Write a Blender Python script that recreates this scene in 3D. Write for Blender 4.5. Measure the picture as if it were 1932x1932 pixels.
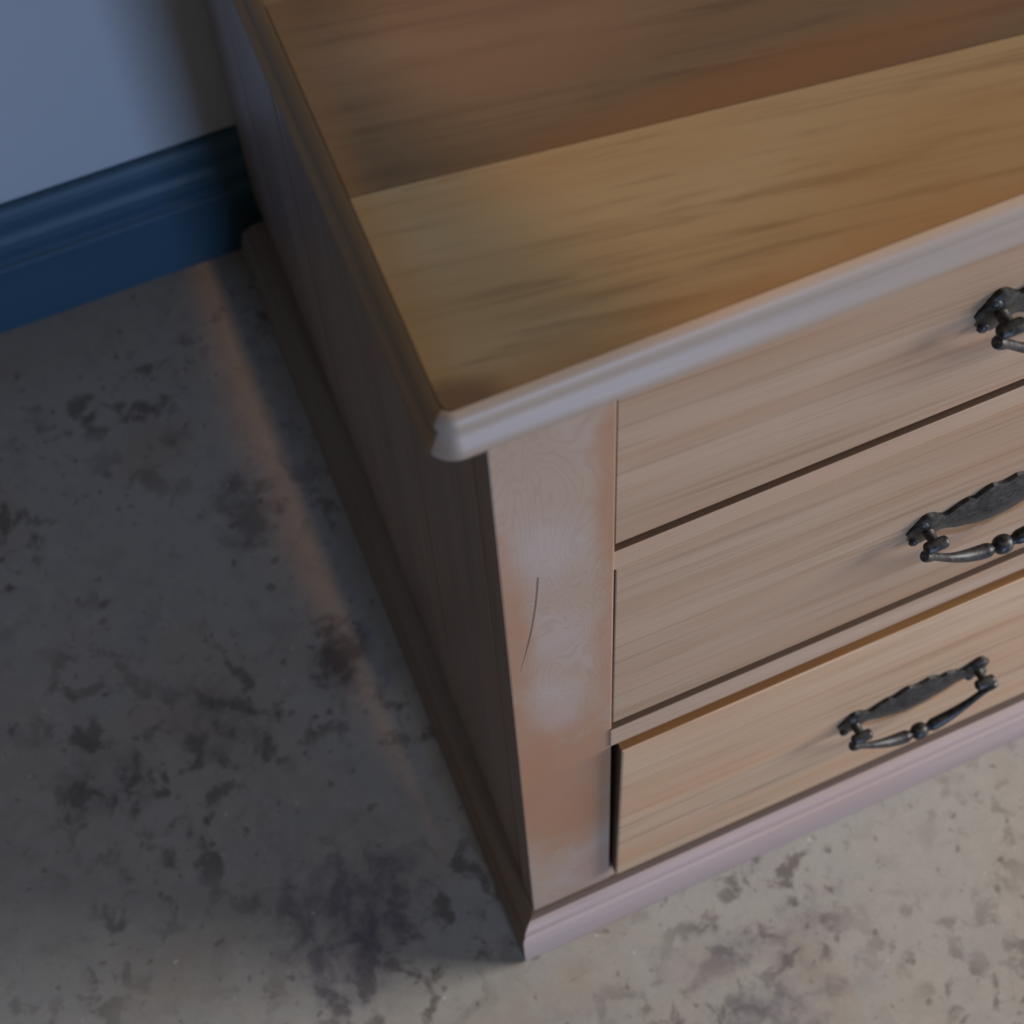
import bpy, bmesh, math, random
from mathutils import Vector, Matrix, noise

for o in list(bpy.data.objects):
    bpy.data.objects.remove(o)
scene = bpy.context.scene
COL = scene.collection

# ------------------------------------------------------------------ camera
IMG = 1932.0
F_PX = 4059.798
PPX, PPY = 966 + 354.194, 966 - 529.833
cam_d = bpy.data.cameras.new('camera')
cam = bpy.data.objects.new('camera', cam_d)
COL.objects.link(cam)
cam_d.sensor_fit = 'HORIZONTAL'
cam_d.sensor_width = 36.0
cam_d.lens = 36.0 * F_PX / IMG
cam_d.shift_x = (966 - PPX) / IMG
cam_d.shift_y = (PPY - 966) / IMG
cam_d.clip_start = 0.05
R = (Matrix.Rotation(-0.495786189, 3, 'Z') @ Matrix.Rotation(0.545336305, 3, 'X')
     @ Matrix.Rotation(0.0784421363, 3, 'Z'))
cam.matrix_world = Matrix.Translation((-0.0854084599, -0.291442154, 1.30506331)) @ R.to_4x4()
cam_d.dof.use_dof = True
cam_d.dof.focus_distance = 0.88
cam_d.dof.aperture_fstop = 15.0
scene.camera = cam

# ------------------------------------------------------------------ world, lights, exposure
w = bpy.data.worlds.new('world')
scene.world = w
w.use_nodes = True
w.node_tree.nodes['Background'].inputs['Color'].default_value = (1.0, 0.86, 0.68, 1)
w.node_tree.nodes['Background'].inputs['Strength'].default_value = 0.066


def light(name, kind, loc, target, energy, color, sx=1.0, sy=None):
    d = bpy.data.lights.new(name, kind)
    d.energy = energy
    d.color = color
    if kind == 'AREA':
        d.shape = 'RECTANGLE'
        d.size = sx
        d.size_y = sy or sx
    else:
        d.shadow_soft_size = sx
    o = bpy.data.objects.new(name, d)
    COL.objects.link(o)
    o.location = loc
    o.rotation_euler = (Vector(target) - Vector(loc)).to_track_quat('-Z', 'Y').to_euler()
    return o


# broad daylight window in the wall to the right
light('window_daylight_right', 'AREA', (2.2, -0.62, 1.10), (0.1, -0.35, 0.40), 64, (1.0, 0.95, 0.89), 1.1, 1.0)
# narrow low window far in front: blue sky light that reaches the wall left of the chest
light('window_sky_front', 'AREA', (0.175, -3.0, 0.60), (-0.1, 0.5, 0.25), 35, (0.36, 0.58, 1.0), 0.26, 0.6)
# ceiling lamp, and an added warm spot, cone shaped to light a floor strip left of the chest
light('ceiling_lamp', 'POINT', (0.045, -0.52, 2.45), (0, 0, 0), 7, (1.0, 0.78, 0.52), 0.03)
sp = light('floor_strip_spot', 'SPOT', (0.002, 0.36, 2.45), (1.22, 0.36, 0.0), 34, (1.0, 0.55, 0.20), 0.02)
sp.data.spot_size = 2 * (math.atan(1.22 / 2.45) + 0.0245)
sp.data.spot_blend = 0.03

scene.view_settings.view_transform = 'Standard'
scene.view_settings.look = 'None'
scene.view_settings.gamma = 1.0
scene.view_settings.use_curve_mapping = False
scene.view_settings.exposure = 0.0


# ------------------------------------------------------------------ node helpers
class NT:
    def __init__(self, name):
        self.m = bpy.data.materials.new(name)
        self.m.use_nodes = True
        self.t = self.m.node_tree
        self.b = self.t.nodes['Principled BSDF']
        self.tc = self.t.nodes.new('ShaderNodeTexCoord')
        self.obj = self.tc.outputs['Object']
        sep = self.t.nodes.new('ShaderNodeSeparateXYZ')
        self.t.links.new(self.obj, sep.inputs[0])
        self.x, self.y, self.z = sep.outputs

    def put(self, sock, v):
        if isinstance(v, bpy.types.NodeSocket):
            self.t.links.new(v, sock)
        else:
            sock.default_value = v

    def math(self, op, a, b=0.0, c=0.0, clamp=False):
        n = self.t.nodes.new('ShaderNodeMath')
        n.operation = op
        n.use_clamp = clamp
        for i, v in enumerate((a, b, c)):
            self.put(n.inputs[i], v)
        return n.outputs[0]

    def smooth(self, v, lo, hi, a=0.0, b=1.0):
        n = self.t.nodes.new('ShaderNodeMapRange')
        n.interpolation_type = 'SMOOTHSTEP'
        self.put(n.inputs['Value'], v)
        n.inputs['From Min'].default_value = lo
        n.inputs['From Max'].default_value = hi
        n.inputs['To Min'].default_value = a
        n.inputs['To Max'].default_value = b
        return n.outputs[0]

    def map(self, scale, rot=(0, 0, 0), loc=(0, 0, 0), vec=None):
        # rotate first (so that grain can run at a slant), then stretch
        a = self.t.nodes.new('ShaderNodeMapping')
        a.inputs['Rotation'].default_value = rot
        a.inputs['Location'].default_value = loc
        self.t.links.new(vec or self.obj, a.inputs[0])
        b = self.t.nodes.new('ShaderNodeMapping')
        b.inputs['Scale'].default_value = scale
        self.t.links.new(a.outputs[0], b.inputs[0])
        return b.outputs[0]

    def noise(self, vec, scale=1.0, detail=3.0, rough=0.55, dist=0.0):
        n = self.t.nodes.new('ShaderNodeTexNoise')
        self.t.links.new(vec, n.inputs['Vector'])
        n.inputs['Scale'].default_value = scale
        n.inputs['Detail'].default_value = detail
        n.inputs['Roughness'].default_value = rough
        n.inputs['Distortion'].default_value = dist
        return n.outputs['Fac']

    def mix(self, fac, a, b, mode='MIX'):
        n = self.t.nodes.new('ShaderNodeMix')
        n.data_type = 'RGBA'
        n.blend_type = mode
        n.clamp_factor = True
        self.put(n.inputs[0], fac)
        for i, v in ((6, a), (7, b)):
            self.put(n.inputs[i], (*v, 1) if isinstance(v, tuple) else v)
        return n.outputs[2]

    def bump(self, h, strength=0.2, dist=0.001):
        n = self.t.nodes.new('ShaderNodeBump')
        n.inputs['Strength'].default_value = strength
        n.inputs['Distance'].default_value = dist
        self.put(n.inputs['Height'], h)
        self.t.links.new(n.outputs[0], self.b.inputs['Normal'])

    def blob(self, cx, cz, rx, rz, wob=0.0, wobble=None, soft=0.5, axes='xz'):
        # soft elliptical stain
        u = getattr(self, axes[0])
        v = getattr(self, axes[1])
        dx = self.math('DIVIDE', self.math('SUBTRACT', u, cx), rx)
        dz = self.math('DIVIDE', self.math('SUBTRACT', v, cz), rz)
        d = self.math('SQRT', self.math('ADD', self.math('MULTIPLY', dx, dx), self.math('MULTIPLY', dz, dz)))
        if wobble is not None:
            d = self.math('ADD', d, self.math('MULTIPLY', self.math('SUBTRACT', wobble, 0.5), wob))
        return self.smooth(d, 1.0 - soft, 1.0 + soft, 1.0, 0.0)

    def done(self, col, rough=0.5, spec=0.4):
        self.put(self.b.inputs['Base Color'], col)
        self.put(self.b.inputs['Roughness'], rough)
        self.b.inputs['Specular IOR Level'].default_value = spec
        return self.m


def wood(name, light_c, dark_c, streak_c, axis='x', rot=(0, 0, 0), loc=(0, 0, 0), fine=1.0,
         rough=0.55, spec=0.35, streak=0.6, extra=None, pores=0.5, short=1.0):
    n = NT(name)

    def sc(along, across):
        return tuple(along if a == axis else across for a in 'xyz')
    broad = n.noise(n.map(sc(1.6, 22), rot, loc), 1, 2, 0.5, 0.3)
    mid = n.noise(n.map(sc(3.5 * short, 130 * fine), rot, loc), 1, 3, 0.6, 0.25)
    thin = n.noise(n.map(sc(7 * short, 420 * fine), rot, loc), 1, 3, 0.6, 0.2)
    col = n.mix(n.smooth(broad, 0.32, 0.68), light_c, dark_c)
    s = n.math('MULTIPLY', n.smooth(mid, 0.50, 0.74), streak)
    col = n.mix(s, col, streak_c)
    t = n.math('MULTIPLY', n.smooth(thin, 0.5, 0.8), pores)
    col = n.mix(t, col, streak_c)
    cloud = n.noise(n.map(sc(7, 16), rot, (3, 1, 2)), 1, 2, 0.5)
    col = n.mix(n.smooth(cloud, 0.35, 0.75, 0.0, 0.45), col, dark_c)
    blush = n.noise(n.map(sc(5, 30), rot, (7, 4, 9)), 1, 2, 0.5)
    red = (dark_c[0] * 1.02, dark_c[1] * 0.86, dark_c[2] * 0.78)
    col = n.mix(n.smooth(blush, 0.45, 0.72, 0.0, 0.6), col, red)
    line = n.noise(n.map(sc(2.2 * short, 230 * fine), rot, (1, 5, 3)), 1, 1, 0.4, 0.15)
    col = n.mix(n.smooth(line, 0.60, 0.74, 0.0, 0.55 * streak), col, streak_c)
    if extra:
        col = extra(n, col, mid, thin)
    n.bump(thin, 0.12, 0.0004)
    return n.done(col, rough, spec)


# ------------------------------------------------------------------ materials
M = {}
PALE, TAN, BROWN = (0.475, 0.335, 0.235), (0.405, 0.26, 0.165), (0.25, 0.145, 0.085)
for i in range(3):
    sl = (0.075, 0.045, 0.03)[i]
    M['drawer%d' % i] = wood('sanded_drawer_wood_%d' % i, PALE if i < 2 else (0.60, 0.42, 0.28), TAN if i < 2 else (0.53, 0.34, 0.205), BROWN, 'x',
                             (0, -sl, 0), (0.3 * i, 0.1, 0.37 * i), 1.0, 0.55, 0.3, 0.62, short=1.7)


def edge_varnish(n, col, mid, thin):
    return col


M['rail'] = wood('pale_rail_wood', (0.53, 0.39, 0.29), (0.46, 0.31, 0.21), (0.29, 0.175, 0.11), 'x',
                 (0, -0.05, 0), (1, 1, 1), 1.0, 0.55, 0.3, 0.4)
M['varnished'] = wood('old_orange_varnished_edge', (0.25, 0.125, 0.045), (0.20, 0.095, 0.035), (0.12, 0.055, 0.02), 'x')
M['mould_front'] = wood('sanded_moulding_wood', (0.445, 0.36, 0.295), (0.385, 0.295, 0.23), (0.26, 0.19, 0.145), 'x',
                        (0, 0, 0), (2, 1, 1), 0.5, 0.42, 0.45, 0.5)
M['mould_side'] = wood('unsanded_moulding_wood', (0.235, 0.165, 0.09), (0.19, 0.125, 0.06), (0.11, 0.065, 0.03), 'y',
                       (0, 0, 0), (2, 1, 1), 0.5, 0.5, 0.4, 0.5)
M['plinth_front'] = wood('pinkish_plinth_wood', (0.50, 0.40, 0.385), (0.44, 0.34, 0.315), (0.32, 0.235, 0.215), 'x',
                         (0, 0.01, 0), (5, 2, 1), 0.6, 0.5, 0.35, 0.6)
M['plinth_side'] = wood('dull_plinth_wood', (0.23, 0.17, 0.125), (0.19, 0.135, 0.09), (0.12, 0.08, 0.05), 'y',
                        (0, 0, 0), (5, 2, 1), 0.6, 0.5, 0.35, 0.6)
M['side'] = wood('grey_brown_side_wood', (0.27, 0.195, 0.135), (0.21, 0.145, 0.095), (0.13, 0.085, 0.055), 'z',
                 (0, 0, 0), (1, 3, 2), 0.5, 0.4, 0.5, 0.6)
M['gap_dark'] = wood('dark_gap_wood', (0.13, 0.085, 0.065), (0.11, 0.07, 0.05), (0.07, 0.04, 0.03), 'x')  # dark brown with the shade of the drawer gaps put into it
M['crevice'] = wood('near_black_crevice', (0.035, 0.025, 0.018), (0.03, 0.02, 0.014), (0.02, 0.014, 0.01), 'z')  # gap darkness put into the colour of the groove filler
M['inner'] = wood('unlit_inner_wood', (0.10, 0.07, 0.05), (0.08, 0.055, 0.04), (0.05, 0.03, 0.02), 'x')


def top_marks(rear):
    def f(n, col, mid, thin):
        wob = n.noise(n.map((40, 40, 40)), 1, 3, 0.6)
        # orange varnish left along the left margin and in the front corner
        dl = n.math('ADD', n.x, n.math('MULTIPLY', n.math('SUBTRACT', wob, 0.5), 0.014))
        e = n.smooth(dl, -0.018, -0.003, 0.6, 0.0)
        col = n.mix(e, col, (0.20, 0.105, 0.04) if rear else (0.27, 0.15, 0.055))
        dy = n.math('ADD', n.y, n.math('MULTIPLY', n.math('SUBTRACT', wob, 0.5), 0.016))
        e2 = n.smooth(dy, -0.024, -0.006, 0.6, 0.0)
        col = n.mix(e2, col, (0.24, 0.12, 0.04))
        if rear:
            b = n.blob(0.115, 0.047, 0.09, 0.010, 0.5, wob, 0.7, 'xy')
            col = n.mix(n.math('MULTIPLY', b, 0.6), col, (0.16, 0.075, 0.028))
            b = n.blob(0.045, 0.10, 0.05, 0.03, 0.6, wob, 0.6, 'xy')
            col = n.mix(n.math('MULTIPLY', b, 0.35), col, (0.24, 0.15, 0.105))
        else:
            b = n.blob(0.16, 0.0, 0.055, 0.022, 0.7, wob, 0.6, 'xy')
            col = n.mix(n.math('MULTIPLY', b, 0.55), col, (0.24, 0.14, 0.05))
            c = n.blob(-0.015, -0.021, 0.014, 0.008, 0.8, wob, 0.5, 'xy')
            col = n.mix(n.math('MULTIPLY', c, 0.7), col, (0.09, 0.05, 0.03))
        return col
    return f


M['top_front'] = wood('golden_top_plank_wood', (0.30, 0.24, 0.15), (0.255, 0.182, 0.096), (0.14, 0.092, 0.046), 'x',
                      (0, 0, 0.14), (0, 0, 0), 1.15, 0.5, 0.3, 0.75, top_marks(False), 0.6, 3.2)
M['top_rear'] = wood('reddish_top_plank_wood', (0.138, 0.104, 0.066), (0.102, 0.068, 0.038), (0.06, 0.037, 0.02), 'x',
                     (0, 0, 0.16), (0.7, 0.2, 0), 1.1, 0.5, 0.3, 0.85, top_marks(True), 0.6, 3.2)


def post_material():
    n = NT('swirled_post_wood')
    sw = n.noise(n.map((34, 34, 11)), 1, 2, 0.45, 1.1)
    rings = n.math('SINE', n.math('MULTIPLY', sw, 120.0))
    broad = n.noise(n.map((24, 24, 9), (0, 0.2, 0), (3, 1, 2)), 1, 2, 0.5, 0.6)
    col = n.mix(n.smooth(broad, 0.35, 0.65), (0.44, 0.335, 0.28), (0.42, 0.295, 0.215))
    col = n.mix(n.smooth(rings, 0.1, 1.0, 0.0, 0.32), col, (0.34, 0.22, 0.155))
    wob = n.noise(n.map((55, 55, 30)), 1, 3, 0.6, 0.8)
    orange = (0.40, 0.195, 0.105)
    for cx, cz, rx, rz, k in ((-0.002, 0.50, 0.012, 0.10, 0.75), (0.022, 0.27, 0.034, 0.10, 0.85),
                              (0.004, 0.33, 0.014, 0.09, 0.7), (0.047, 0.60, 0.009, 0.085, 0.75),
                              (0.049, 0.44, 0.012, 0.07, 0.6), (0.040, 0.105, 0.016, 0.03, 0.4),
                              (0.030, 0.205, 0.012, 0.045, 0.6)):
        b = n.blob(cx, cz, rx, rz, 0.9, wob, 0.45)
        col = n.mix(n.math('MULTIPLY', b, k), col, orange)
    pale = n.blob(0.02, 0.40, 0.012, 0.035, 1.0, wob, 0.5)
    col = n.mix(n.math('MULTIPLY', pale, 0.4), col, (0.48, 0.385, 0.34))
    pale = n.blob(0.02, 0.565, 0.016, 0.03, 1.0, wob, 0.6)
    col = n.mix(n.math('MULTIPLY', pale, 0.35), col, (0.46, 0.385, 0.36))
    # hairline drying crack: a gently curved line
    dz = n.math('SUBTRACT', n.z, 0.5422)
    xc = n.math('ADD', 0.0148, n.math('ADD', n.math('MULTIPLY', dz, 0.048), n.math('MULTIPLY', n.math('MULTIPLY', dz, dz), -0.72)))
    dist = n.math('ABSOLUTE', n.math('SUBTRACT', n.x, xc))
    wid = n.smooth(n.z, 0.448, 0.49, 0.0001, 0.00045)
    inside = n.math('LESS_THAN', dist, wid)
    rng = n.math('MULTIPLY', n.math('GREATER_THAN', n.z, 0.452), n.math('LESS_THAN', n.z, 0.545))
    col = n.mix(n.math('MULTIPLY', n.math('MULTIPLY', inside, rng), 0.75), col, (0.09, 0.055, 0.045))
    # pale scratches
    sc = n.noise(n.map((260, 260, 14), (0, 0.25, 0), (7, 0, 3)), 1, 1, 0.4, 0.5)
    col = n.mix(n.smooth(sc, 0.72, 0.80, 0.0, 0.4), col, (0.52, 0.36, 0.26))
    n.bump(sw, 0.06, 0.0005)
    return n.done(col, 0.5, 0.35)


M['post'] = post_material()


def floor_material():
    n = NT('stained_concrete_floor')
    big = n.noise(n.map((5, 5, 5), (0, 0, 0.4)), 1, 3, 0.55, 0.4)
    med = n.noise(n.map((17, 17, 17), (0, 0, 0.2), (3, 1, 0)), 1, 4, 0.6, 0.6)
    fine = n.noise(n.map((75, 75, 75)), 1, 5, 0.65, 0.5)
    grit = n.noise(n.map((420, 420, 420)), 1, 3, 0.6)
    col = n.mix(n.smooth(big, 0.35, 0.65), (0.40, 0.385, 0.36), (0.37, 0.34, 0.30))
    col = n.mix(n.smooth(med, 0.45, 0.7, 0.0, 0.6), col, (0.34, 0.335, 0.34))
    col = n.mix(n.smooth(fine, 0.42, 0.66, 0.0, 0.55), col, (0.43, 0.40, 0.36))
    warm = n.noise(n.map((11, 11, 11), (0, 0, 0), (8, 5, 0)), 1, 3, 0.6)
    col = n.mix(n.smooth(warm, 0.52, 0.72, 0.0, 0.6), col, (0.36, 0.29, 0.235))
    # worn dark patches in clusters
    clus = n.noise(n.map((8.5, 8.5, 8.5), (0, 0, 0), (1.3, 4.1, 0)), 1, 2, 0.5, 0.5)
    mott = n.noise(n.map((58, 58, 58), (0, 0, 0.5), (5, 2, 0)), 1, 5, 0.62, 0.35)
    k = n.math('MULTIPLY', n.smooth(clus, 0.42, 0.64, 0.15, 1.0), n.smooth(mott, 0.50, 0.62))
    col = n.mix(n.math('MULTIPLY', k, 0.78), col, (0.12, 0.10, 0.09))
    wob = n.noise(n.map((38, 38, 38), (0, 0, 0), (3, 3, 0)), 1, 6, 0.7, 0.8)
    for cx, cy, rx, ry, s_, tint in ((-0.094, 0.062, 0.030, 0.026, 0.75, 1), (-0.055, 0.205, 0.011, 0.012, 0.8, 0),
                                     (-0.040, 0.212, 0.012, 0.012, 0.75, 0), (-0.05, 0.232, 0.007, 0.007, 0.8, 0),
                                     (0.10, -0.10, 0.030, 0.020, 0.6, 1), (0.055, -0.115, 0.028, 0.018, 0.6, 1),
                                     (0.135, -0.06, 0.03, 0.014, 0.35, 1), (0.09, -0.055, 0.02, 0.014, 0.3, 1),
                                     (-0.068, 0.33, 0.016, 0.022, 0.6, 0), (-0.105, 0.03, 0.022, 0.02, 0.55, 1),
                                     (-0.13, 0.2, 0.02, 0.02, 0.5, 0), (-0.205, 0.19, 0.02, 0.02, 0.5, 0)):
        b = n.math('MULTIPLY', n.blob(cx, cy, rx * 1.2, ry * 1.2, 3.2, wob, 0.5, 'xy'), n.smooth(mott, 0.36, 0.56, 0.25, 1.0))
        col = n.mix(n.math('MULTIPLY', b, s_), col, (0.13, 0.115, 0.145) if tint else (0.12, 0.10, 0.095))
    # small pits and spots
    spot = n.noise(n.map((120, 120, 120), (0, 0, 0), (2, 7, 0)), 1, 2, 0.5, 0.3)
    col = n.mix(n.smooth(spot, 0.64, 0.72, 0.0, 0.6), col, (0.13, 0.11, 0.10))
    pale = n.noise(n.map((170, 170, 170), (0, 0, 0), (4, 3, 0)), 1, 1, 0.5)
    col = n.mix(n.smooth(pale, 0.77, 0.80, 0.0, 0.8), col, (0.6, 0.6, 0.6))
    col = n.mix(n.smooth(grit, 0.45, 0.7, 0.0, 0.2), col, (0.25, 0.235, 0.22))
    n.bump(fine, 0.15, 0.001)
    return n.done(col, 0.62, 0.3)


M['floor'] = floor_material()


def wall_material():
    n = NT('matt_white_wall_paint')
    a = n.noise(n.map((6, 6, 6)), 1, 2, 0.5)
    b = n.noise(n.map((150, 150, 150)), 1, 3, 0.5)
    col = n.mix(a, (0.62, 0.64, 0.68), (0.58, 0.60, 0.64))
    n.bump(b, 0.08, 0.0008)
    return n.done(col, 0.7, 0.25)


def baseboard_material():
    n = NT('deep_blue_gloss_paint')
    a = n.noise(n.map((4, 60, 60)), 1, 2, 0.5)
    col = n.mix(a, (0.040, 0.105, 0.165), (0.032, 0.088, 0.145))
    return n.done(col, 0.5, 0.5)


def iron_material():
    n = NT('blackened_cast_iron')
    a = n.noise(n.map((300, 300, 300)), 1, 3, 0.6)
    col = n.mix(n.smooth(a, 0.35, 0.7), (0.030, 0.031, 0.033), (0.085, 0.087, 0.09))
    n.b.inputs['Metallic'].default_value = 0.55
    n.bump(a, 0.25, 0.0006)
    return n.done(col, n.smooth(a, 0.3, 0.7, 0.36, 0.52), 0.5)


M['wall'] = wall_material()
M['baseboard'] = baseboard_material()
M['iron'] = iron_material()


# ------------------------------------------------------------------ mesh helpers
def obj(name, bm, mat, parent=None, smooth=False):
    me = bpy.data.meshes.new(name)
    bmesh.ops.recalc_face_normals(bm, faces=bm.faces[:])
    bm.to_mesh(me)
    bm.free()
    for m_ in (mat if isinstance(mat, (list, tuple)) else [mat]):
        me.materials.append(m_)
    if smooth:
        for p in me.polygons:
            p.use_smooth = True
        try:
            me.set_sharp_from_angle(angle=math.radians(40))
        except Exception:
            pass
    o = bpy.data.objects.new(name, me)
    COL.objects.link(o)
    if parent:
        o.parent = parent
    return o


def struct(o):
    o['kind'] = 'structure'
    return o


def box(bm, x0, x1, y0, y1, z0, z1, bev=0.0, seg=2):
    r = bmesh.ops.create_cube(bm, size=1.0)
    for v in r['verts']:
        v.co = Vector(((x0 + x1) / 2 + v.co.x * (x1 - x0), (y0 + y1) / 2 + v.co.y * (y1 - y0),
                       (z0 + z1) / 2 + v.co.z * (z1 - z0)))
    if bev:
        es = list({e for v in r['verts'] for e in v.link_edges})
        bmesh.ops.bevel(bm, geom=es, offset=bev, segments=seg, profile=0.6, affect='EDGES')
    return bm


def newbox(*a, **k):
    return box(bmesh.new(), *a, **k)


def prism(poly, z0, z1, bev=0.0):
    """Vertical prism over a plan polygon."""
    bm = bmesh.new()
    lo = [bm.verts.new((x, y, z0)) for x, y in poly]
    hi = [bm.verts.new((x, y, z1)) for x, y in poly]
    n = len(poly)
    bm.faces.new(lo[::-1])
    bm.faces.new(hi)
    for i in range(n):
        bm.faces.new((lo[i], lo[(i + 1) % n], hi[(i + 1) % n], hi[i]))
    if bev:
        bmesh.ops.bevel(bm, geom=bm.edges[:], offset=bev, segments=2, profile=0.6, affect='EDGES')
    return bm


def sweep(profile, path, normals):
    """Sweep an (outward, z) profile along plan points; normals give the outward (mitre) vector per point."""
    bm = bmesh.new()
    rings = []
    for (px, py), (nx, ny) in zip(path, normals):
        rings.append([bm.verts.new((px + nx * o_, py + ny * o_, z)) for o_, z in profile])
    k = len(profile)
    for a, b in zip(rings, rings[1:]):
        for i in range(k):
            j = (i + 1) % k
            bm.faces.new((a[i], a[j], b[j], b[i]))
    bm.faces.new(rings[0])
    bm.faces.new(rings[-1][::-1])
    return bm


def tube(bm, pts, radii, seg=12, squash=None):
    rings = []
    n = len(pts)
    P = [Vector(p) for p in pts]
    for i in range(n):
        t = (P[min(i + 1, n - 1)] - P[max(i - 1, 0)]).normalized()
        up = Vector((0, 1, 0)) if abs(t.y) < 0.9 else Vector((0, 0, 1))
        s = t.cross(up).normalized()
        u = s.cross(t).normalized()
        r = radii[i]
        rings.append([bm.verts.new(P[i] + (s * math.cos(2 * math.pi * k / seg) + u * math.sin(2 * math.pi * k / seg)) * r)
                      for k in range(seg)])
    for a, b in zip(rings, rings[1:]):
        for i in range(seg):
            j = (i + 1) % seg
            bm.faces.new((a[i], a[j], b[j], b[i]))
    bm.faces.new(rings[0][::-1])
    bm.faces.new(rings[-1])
    return bm


def rod(bm, a, b, r, seg=12, cap=0.6):
    """Round-ended rod."""
    a, b = Vector(a), Vector(b)
    d = (b - a).normalized()
    L = (b - a).length
    ss = [(0, 0.25), (0.06, 0.55), (0.2, 0.85), (0.45, 1.0)]
    pts, rad = [], []
    for s, k in ss:
        pts.append(a + d * (s * r * 1.6))
        rad.append(r * k)
    for s, k in reversed(ss):
        pts.append(b - d * (s * r * 1.6))
        rad.append(r * k)
    return tube(bm, pts, rad, seg)


# ------------------------------------------------------------------ room shell
WALL_Y = 0.5345
D = 0.5155


def plain(name, x0, x1, y0, y1, z0, z1, mat):
    return struct(obj(name, newbox(x0, x1, y0, y1, z0, z1), mat))


plain('floor', -2.6, 3.2, -3.2, WALL_Y + 0.12, -0.06, 0.0, M['floor'])
plain('wall_back', -2.6, 3.2, WALL_Y, WALL_Y + 0.12, 0.0, 2.7, M['wall'])

# moulded skirting: plain board, stepped ogee cap
BB = [(0.0, 0.0), (0.0165, 0.0), (0.0168, 0.070), (0.0160, 0.0725), (0.0135, 0.0745), (0.0128, 0.0775), (0.0135, 0.0805),
      (0.0142, 0.088), (0.0130, 0.0945), (0.0100, 0.0985), (0.0092, 0.1015), (0.0096, 0.1045), (0.0092, 0.1120),
      (0.0078, 0.1165), (0.0052, 0.1200), (0.0030, 0.1216), (0.0, 0.1216)]
bb = obj('baseboard_back', sweep(BB, [(-2.6, WALL_Y), (3.2, WALL_Y)], [(0, -1), (0, -1)]), M['baseboard'])
struct(bb)

# ------------------------------------------------------------------ chest of drawers
chest = bpy.data.objects.new('chest_of_drawers', None)
COL.objects.link(chest)
chest['label'] = 'stripped wooden chest of drawers with black iron drop handles against the wall'
chest['category'] = 'chest of drawers'

W = 0.98          # carcass width
PW = 0.0465       # post width
H = 0.75
ZP = 0.066        # plinth top
TZ = 0.722        # underside of the top

# corner posts
for x0, x1 in ((0.0, PW), (W - PW, W)):
    bm = newbox(x0, x1, 0.0, 0.0165, ZP - 0.004, TZ + 0.004, bev=0.0009)
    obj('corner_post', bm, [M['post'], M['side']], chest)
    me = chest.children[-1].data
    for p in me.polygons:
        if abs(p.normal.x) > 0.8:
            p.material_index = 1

# dark quirk between each post and the side boards
for x0, x1 in ((0.011, 0.021), (W - 0.021, W - 0.011)):
    obj('post_groove', newbox(x0, x1, 0.0164, 0.0225, ZP - 0.004, TZ + 0.004), M['crevice'], chest)

# side boards, upright, with narrow V joints
rng = random.Random(4)
for s in (0, 1):
    ys = [0.0205, 0.118, 0.222, 0.318, 0.424, D]
    for a, b in zip(ys, ys[1:]):
        j = 0.0003 * rng.uniform(-1, 1)
        xa, xb = (0.0012 + 0.0066 * (y - 0.0205) / 0.495 + j for y in (a, b))
        P_ = [(xa, a + (0.0021 if a < 0.03 else 0.0004)), (xb, b - 0.0004), (0.021, b - 0.0004), (0.021, a + (0.0021 if a < 0.03 else 0.0004))]
        if s == 1:
            P_ = [(W - x, y) for x, y in P_]
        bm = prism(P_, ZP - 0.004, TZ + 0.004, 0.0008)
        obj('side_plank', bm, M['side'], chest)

# carcass interior: back, bottom, runners
obj('back_panel', newbox(0.021, W - 0.021, D - 0.012, D - 0.001, 0.02, TZ), M['inner'], chest)
obj('bottom_panel', newbox(0.021, W - 0.021, 0.03, D - 0.013, 0.04, 0.055), M['inner'], chest)

# top: two planks on slanted joint, framed by a moulding
XL, XR = -0.018, W + 0.018
YF = -0.022
YB = 0.136
j0, j1 = 0.0572, 0.0572 - 0.118 * (XR - XL)


def joint(x):
    return 0.0572 - 0.118 * (x - XL)


JX = 0.62
obj('top_plank', prism([(XL, YF + 0.0034), (XL + 0.0005, YF + 0.0016), (XL + 0.0016, YF + 0.0005), (XL + 0.0034, YF), (JX, YF), (JX, joint(JX) - 0.0001), (XL, joint(XL) - 0.0001)], TZ + 0.006, H, 0.0004),
    M['top_front'], chest)
obj('top_plank', prism([(XL, joint(XL) + 0.0001), (JX, joint(JX) + 0.0001), (JX, YF), (XR, YF), (XR, YB), (XL, YB)],
                       TZ + 0.006, H - 0.0002, 0.0004), M['top_rear'], chest)
obj('rear_top_board', newbox(XL, XR, YB + 0.0005, D, TZ + 0.006, H - 0.0065, bev=0.001), M['mould_side'], chest)

TP = [(0.0, H), (0.0012, H - 0.0003), (0.0026, H - 0.0013), (0.0036, H - 0.0030), (0.0040, H - 0.0052), (0.0038, H - 0.0072),
      (0.0031, H - 0.0086), (0.0028, H - 0.0096), (0.0031, H - 0.0108), (0.0040, H - 0.0124), (0.0052, H - 0.0142), (0.0062, H - 0.0160),
      (0.0067, H - 0.0178), (0.0066, H - 0.0192), (0.0058, H - 0.0207), (0.0040, H - 0.0218), (-0.004, H - 0.0222),
      (-0.022, H - 0.0224), (-0.022, H - 0.012), (-0.0006, H - 0.008)]
TP = [(o_ + 0.0002, z) for o_, z in TP]
rc = 0.0034
TPF = [(o_ if o_ > -0.001 else -rc + 0.0008, z) for o_, z in TP]
def corner(k0, k1, n=6):
    P_, N_ = [], []
    for k in range(k0, k1 + 1):
        a_ = math.pi + (math.pi / 2) * k / n
        P_.append((XL + rc + rc * math.cos(a_), YF + rc + rc * math.sin(a_)))
        N_.append((math.cos(a_), math.sin(a_)))
    return P_, N_


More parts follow.
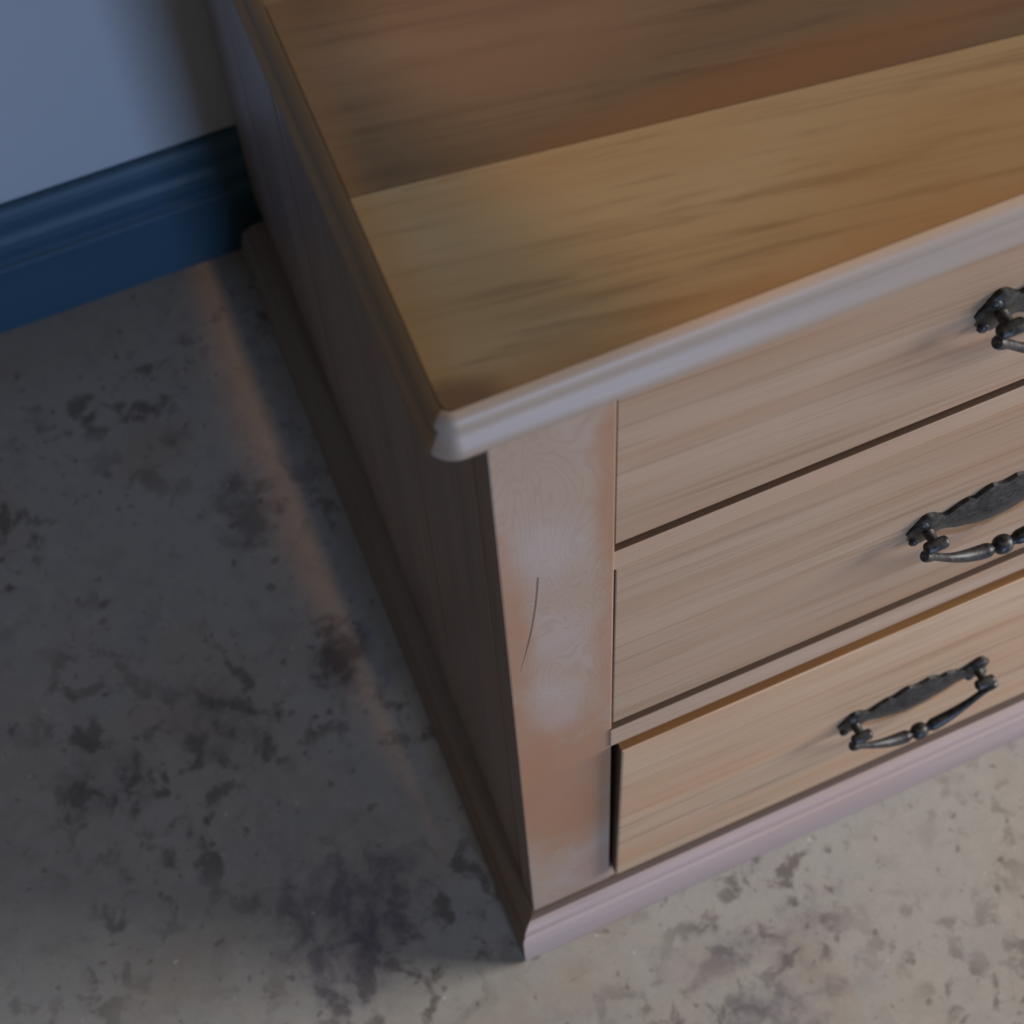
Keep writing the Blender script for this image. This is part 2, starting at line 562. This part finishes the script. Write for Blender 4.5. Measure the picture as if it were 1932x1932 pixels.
def mirror(pn):
    return [(W - x, y) for x, y in pn[0]][::-1], [(-x, y) for x, y in pn[1]][::-1]


fa = corner(2, 6)
fm = mirror(fa)
o = obj('top_moulding', sweep(TPF, fa[0] + fm[0], fa[1] + fm[1]), M['mould_front'], chest, True)
o['label'] = 'pale sanded ogee moulding along the front of the top'
sa = corner(0, 2)
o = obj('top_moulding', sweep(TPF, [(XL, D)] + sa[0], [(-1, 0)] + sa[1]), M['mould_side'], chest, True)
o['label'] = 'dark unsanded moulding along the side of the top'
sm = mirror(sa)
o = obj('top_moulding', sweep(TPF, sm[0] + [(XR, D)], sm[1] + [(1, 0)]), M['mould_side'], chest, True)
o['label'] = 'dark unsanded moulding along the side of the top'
# boards that carry the top, hidden under the moulding
obj('top_rail', newbox(PW + 0.0005, W - PW - 0.0005, 0.014, 0.06, TZ - 0.006, TZ + 0.005), M['inner'], chest)

# drawer rails
obj('drawer_rail', newbox(PW - 0.001, W - PW + 0.001, 0.0006, 0.05, 0.5195, 0.5375, bev=0.0005), M['rail'], chest)
obj('drawer_rail', newbox(PW - 0.001, W - PW + 0.001, -0.0008, 0.05, 0.3050, 0.3285, bev=0.0005), M['rail'], chest)
obj('bottom_rail', newbox(PW - 0.001, W - PW + 0.001, 0.0004, 0.05, ZP - 0.004, 0.0815, bev=0.0010), M['rail'], chest)

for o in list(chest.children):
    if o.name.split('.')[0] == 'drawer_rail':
        o.data.materials.append(M['gap_dark'])
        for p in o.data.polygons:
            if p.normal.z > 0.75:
                p.material_index = 1  # rail tops painted with the shade under the drawers

# plinth
PP = [(-0.012, 0.0), (0.0100, 0.0), (0.0108, 0.002), (0.0112, 0.010), (0.0110, 0.0485), (0.0102, 0.0496), (0.0090, 0.0501),
      (0.0086, 0.0510), (0.0092, 0.0522), (0.0094, 0.0545), (0.0086, 0.0575), (0.0066, 0.0596),
      (0.0040, 0.0607), (0.0028, 0.0622), (0.0004, 0.0630), (-0.012, 0.0632)]
r2 = math.sqrt(2)
o = obj('plinth_moulding', sweep(PP, [(0, 0), (W, 0)], [(-1, -1), (1, -1)]), [M['plinth_front'], M['gap_dark']], chest, True)
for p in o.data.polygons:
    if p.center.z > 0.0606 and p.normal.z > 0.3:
        p.material_index = 1  # upper ledge coloured dark brown
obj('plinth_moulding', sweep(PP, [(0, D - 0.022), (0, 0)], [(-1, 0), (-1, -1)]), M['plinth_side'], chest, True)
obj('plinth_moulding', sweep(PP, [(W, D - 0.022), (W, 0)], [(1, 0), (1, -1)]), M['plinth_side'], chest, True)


# ------------------------------------------------------------------ handles
def handle_meshes():
    """Plate, pin and bail of a cast drop handle, centred on the origin, wall side at y = 0, front towards -y."""
    # plate outline: half height above / below the axis along u
    up = [(-0.0465, 0.0000), (-0.0455, 0.0035), (-0.0440, 0.0060), (-0.0425, 0.0090), (-0.0405, 0.0135), (-0.0385, 0.0152), (-0.0360, 0.0148),
          (-0.0335, 0.0125), (-0.0310, 0.0095), (-0.0290, 0.0078), (-0.0270, 0.0082), (-0.0240, 0.0108), (-0.0205, 0.0140),
          (-0.0175, 0.0148), (-0.0155, 0.0138), (-0.0140, 0.0132), (-0.0120, 0.0158), (-0.0090, 0.0190), (-0.0060, 0.0198), (-0.0035, 0.0180), (0.0, 0.0172)]
    lo = [(-0.0465, -0.0005), (-0.0455, -0.0030), (-0.0440, -0.0055), (-0.0425, -0.0085), (-0.0405, -0.0118), (-0.0385, -0.0130), (-0.0360, -0.0122),
          (-0.0335, -0.0095), (-0.0310, -0.0072), (-0.0290, -0.0064), (-0.0270, -0.0068), (-0.0240, -0.0090), (-0.0205, -0.0118),
          (-0.0175, -0.0132), (-0.0155, -0.0140), (-0.0140, -0.0148), (-0.0120, -0.0160), (-0.0090, -0.0176), (-0.0060, -0.0184), (-0.0035, -0.0188), (0.0, -0.0190)]
    up = up + [(-u, v) for u, v in reversed(up[:-1])]
    lo = lo + [(-u, v) for u, v in reversed(lo[:-1])]
    bm = bmesh.new()
    rows = []
    T = [0.0, 0.10, 0.25, 0.42, 0.58, 0.75, 0.90, 1.0]
    for (u, a), (_, b) in zip(up, lo):
        row = []
        for t in T:
            v = b + (a - b) * t
            s = 1 - abs(2 * t - 1)
            ends = min(1.0, (0.0468 - abs(u)) / 0.004)
            body = math.exp(-((u) / 0.021) ** 2)
            ros = math.exp(-((abs(u) - 0.0375) / 0.006) ** 2)
            dome = (0.0021 + 0.0026 * body * s ** 0.7 + 0.0024 * ros * s ** 0.8) * (0.35 + 0.65 * ends)
            row.append((u, -dome, v))
        rows.append(row)
    top = [[bm.verts.new(p) for p in r] for r in rows]
    bot = [[bm.verts.new((p[0], 0.0003, p[2])) for p in r] for r in rows]
    nR, nT = len(rows), len(T)
    for i in range(nR - 1):
        for j in range(nT - 1):
            bm.faces.new((top[i][j], top[i][j + 1], top[i + 1][j + 1], top[i + 1][j]))
            bm.faces.new((bot[i][j], bot[i + 1][j], bot[i + 1][j + 1], bot[i][j + 1]))
        bm.faces.new((top[i][0], top[i + 1][0], bot[i + 1][0], bot[i][0]))
        bm.faces.new((top[i][-1], bot[i][-1], bot[i + 1][-1], top[i + 1][-1]))
    for i in (0, nR - 1):
        for j in range(nT - 1):
            bm.faces.new((top[i][j], bot[i][j], bot[i][j + 1], top[i][j + 1]))
    bmesh.ops.remove_doubles(bm, verts=bm.verts[:], dist=1e-6)
    # small collars round the pins
    for s in (-1, 1):
        for vx, vz, r in ((s * 0.0400, 0.0085, 0.0030), (s * 0.0425, -0.0075, 0.0028), (s * 0.0345, -0.0078, 0.0026)):
            m_ = Matrix.Translation((vx, -0.0022, vz)) @ Matrix.Diagonal((1, 0.7, 1, 1))
            bmesh.ops.create_uvsphere(bm, u_segments=8, v_segments=6, radius=r, matrix=m_)
    plate = bm

    pin = bmesh.new()
    tube(pin, [(0, 0, 0.002), (0, -0.002, 0.002), (0, -0.004, 0.0022), (0, -0.0085, 0.0028), (0, -0.0115, 0.0034), (0, -0.0130, 0.0034)],
         [0.0046, 0.0044, 0.0028, 0.0025, 0.0031, 0.0020], 12)
    rod(pin, (-0.0062, -0.0112, 0.0034), (0.0062, -0.0112, 0.0034), 0.0030)

    bail = bmesh.new()
    pts, rad = [], []
    N = 96
    for i in range(N + 1):
        t = -1 + 2 * i / N
        a = abs(t)
        u = 0.0445 * t
        z = -0.0255 + 0.0290 * a ** 2.3 - 0.003 * max(0, a - 0.85) / 0.15
        y = -0.0125 - 0.0012 * math.cos(t * math.pi / 2)
        if a < 0.105:
            r = 0.0020 + 0.0026 * math.sqrt(max(0.0, 1 - (a / 0.105) ** 2))
        elif a < 0.2:
            q = (a - 0.105) / 0.095
            r = 0.0019 + 0.0016 * math.sin(q * math.pi / 2)
        else:
            q = min(1.0, (a - 0.2) / 0.6)
            r = 0.0035 - 0.0016 * (q * q * (3 - 2 * q))
        r += 0.0008 * math.exp(-((a - 0.95) / 0.06) ** 2)
        if i in (0, N):
            r *= 0.35
        pts.append((u, y, z))
        rad.append(r)
    tube(bail, pts, rad, 14)
    return plate, pin, bail


pl, pn, bl = handle_meshes()
proto = [obj('handle_plate', pl, M['iron'], None, True), obj('handle_pin', pn, M['iron'], None, True), obj('handle_bail', bl, M['iron'], None, True)]
meshes = [p.data for p in proto]
for p in proto:
    bpy.data.objects.remove(p)


def handle(parent, x, y, z, swing=0.0):
    def add(name, me, loc, rx=0.0):
        o_ = bpy.data.objects.new(name, me)
        COL.objects.link(o_)
        o_.parent = parent
        o_.location = loc
        o_.rotation_euler = (rx, 0, 0)
        return o_
    add('handle_plate', meshes[0], (x, y, z))
    for s in (-1, 1):
        add('handle_pin', meshes[1], (x + s * 0.0375, y, z))
    add('handle_bail', meshes[2], (x, y, z), swing)


# ------------------------------------------------------------------ drawers
def drawer(i, x0t, x0b, x1, z0, z1, proud, hz, hx, label, edge):
    d = bpy.data.objects.new('drawer', None)
    COL.objects.link(d)
    d.parent = chest
    d['label'] = label
    bm = bmesh.new()
    yf, yb = -proud, 0.0175
    P = [(x0b, z0), (x1, z0), (x1, z1), (x0t, z1)]
    fr = [bm.verts.new((x, yf, z)) for x, z in P]
    bk = [bm.verts.new((x, yb, z)) for x, z in P]
    bm.faces.new(fr)
    bm.faces.new(bk[::-1])
    for k in range(4):
        bm.faces.new((fr[k], bk[k], bk[(k + 1) % 4], fr[(k + 1) % 4]))
    es = [e for e in bm.edges if all(v in fr for v in e.verts)]
    bmesh.ops.bevel(bm, geom=es, offset=(0.0003, 0.0006, 0.0013)[i], segments=3, profile=0.5, affect='EDGES')
    o_ = obj('drawer_front', bm, [M['drawer%d' % i], M['varnished'], M['gap_dark']], d)
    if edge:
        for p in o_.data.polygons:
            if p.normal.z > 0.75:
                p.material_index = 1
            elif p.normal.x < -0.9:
                p.material_index = 2  # left side coloured dark, painting in the shade of its gap
    # drawer box behind the front
    bm = bmesh.new()
    box(bm, x0t + 0.006, x0t + 0.016, yb, D - 0.04, z0 + 0.004, z1 - 0.012)
    box(bm, x1 - 0.016, x1 - 0.006, yb, D - 0.04, z0 + 0.004, z1 - 0.012)
    box(bm, x0t + 0.016, x1 - 0.016, D - 0.05, D - 0.04, z0 + 0.004, z1 - 0.012)
    box(bm, x0t + 0.016, x1 - 0.016, yb, D - 0.05, z0 + 0.006, z0 + 0.012)
    obj('drawer_box', bm, M['inner'], d)
    for x in (hx, W - hx + 0.01):
        handle(d, x, -proud, hz)
    return d


drawer(0, PW + 0.00005, PW + 0.00005, W - PW - 0.001, 0.5465, TZ - 0.008, 0.0000, 0.6235, 0.2345, 'top drawer, flush under the moulded top', False)
drawer(1, PW + 0.0007, PW + 0.0005, W - PW - 0.001, 0.3345, 0.5191, -0.0004, 0.4230, 0.2345, 'middle drawer between the two pale rails', False)
drawer(2, PW + 0.0032, PW + 0.0019, W - PW - 0.001, 0.0822, 0.3035, 0.0050, 0.1850, 0.2230, 'bottom drawer with a brown top edge standing proud', True)
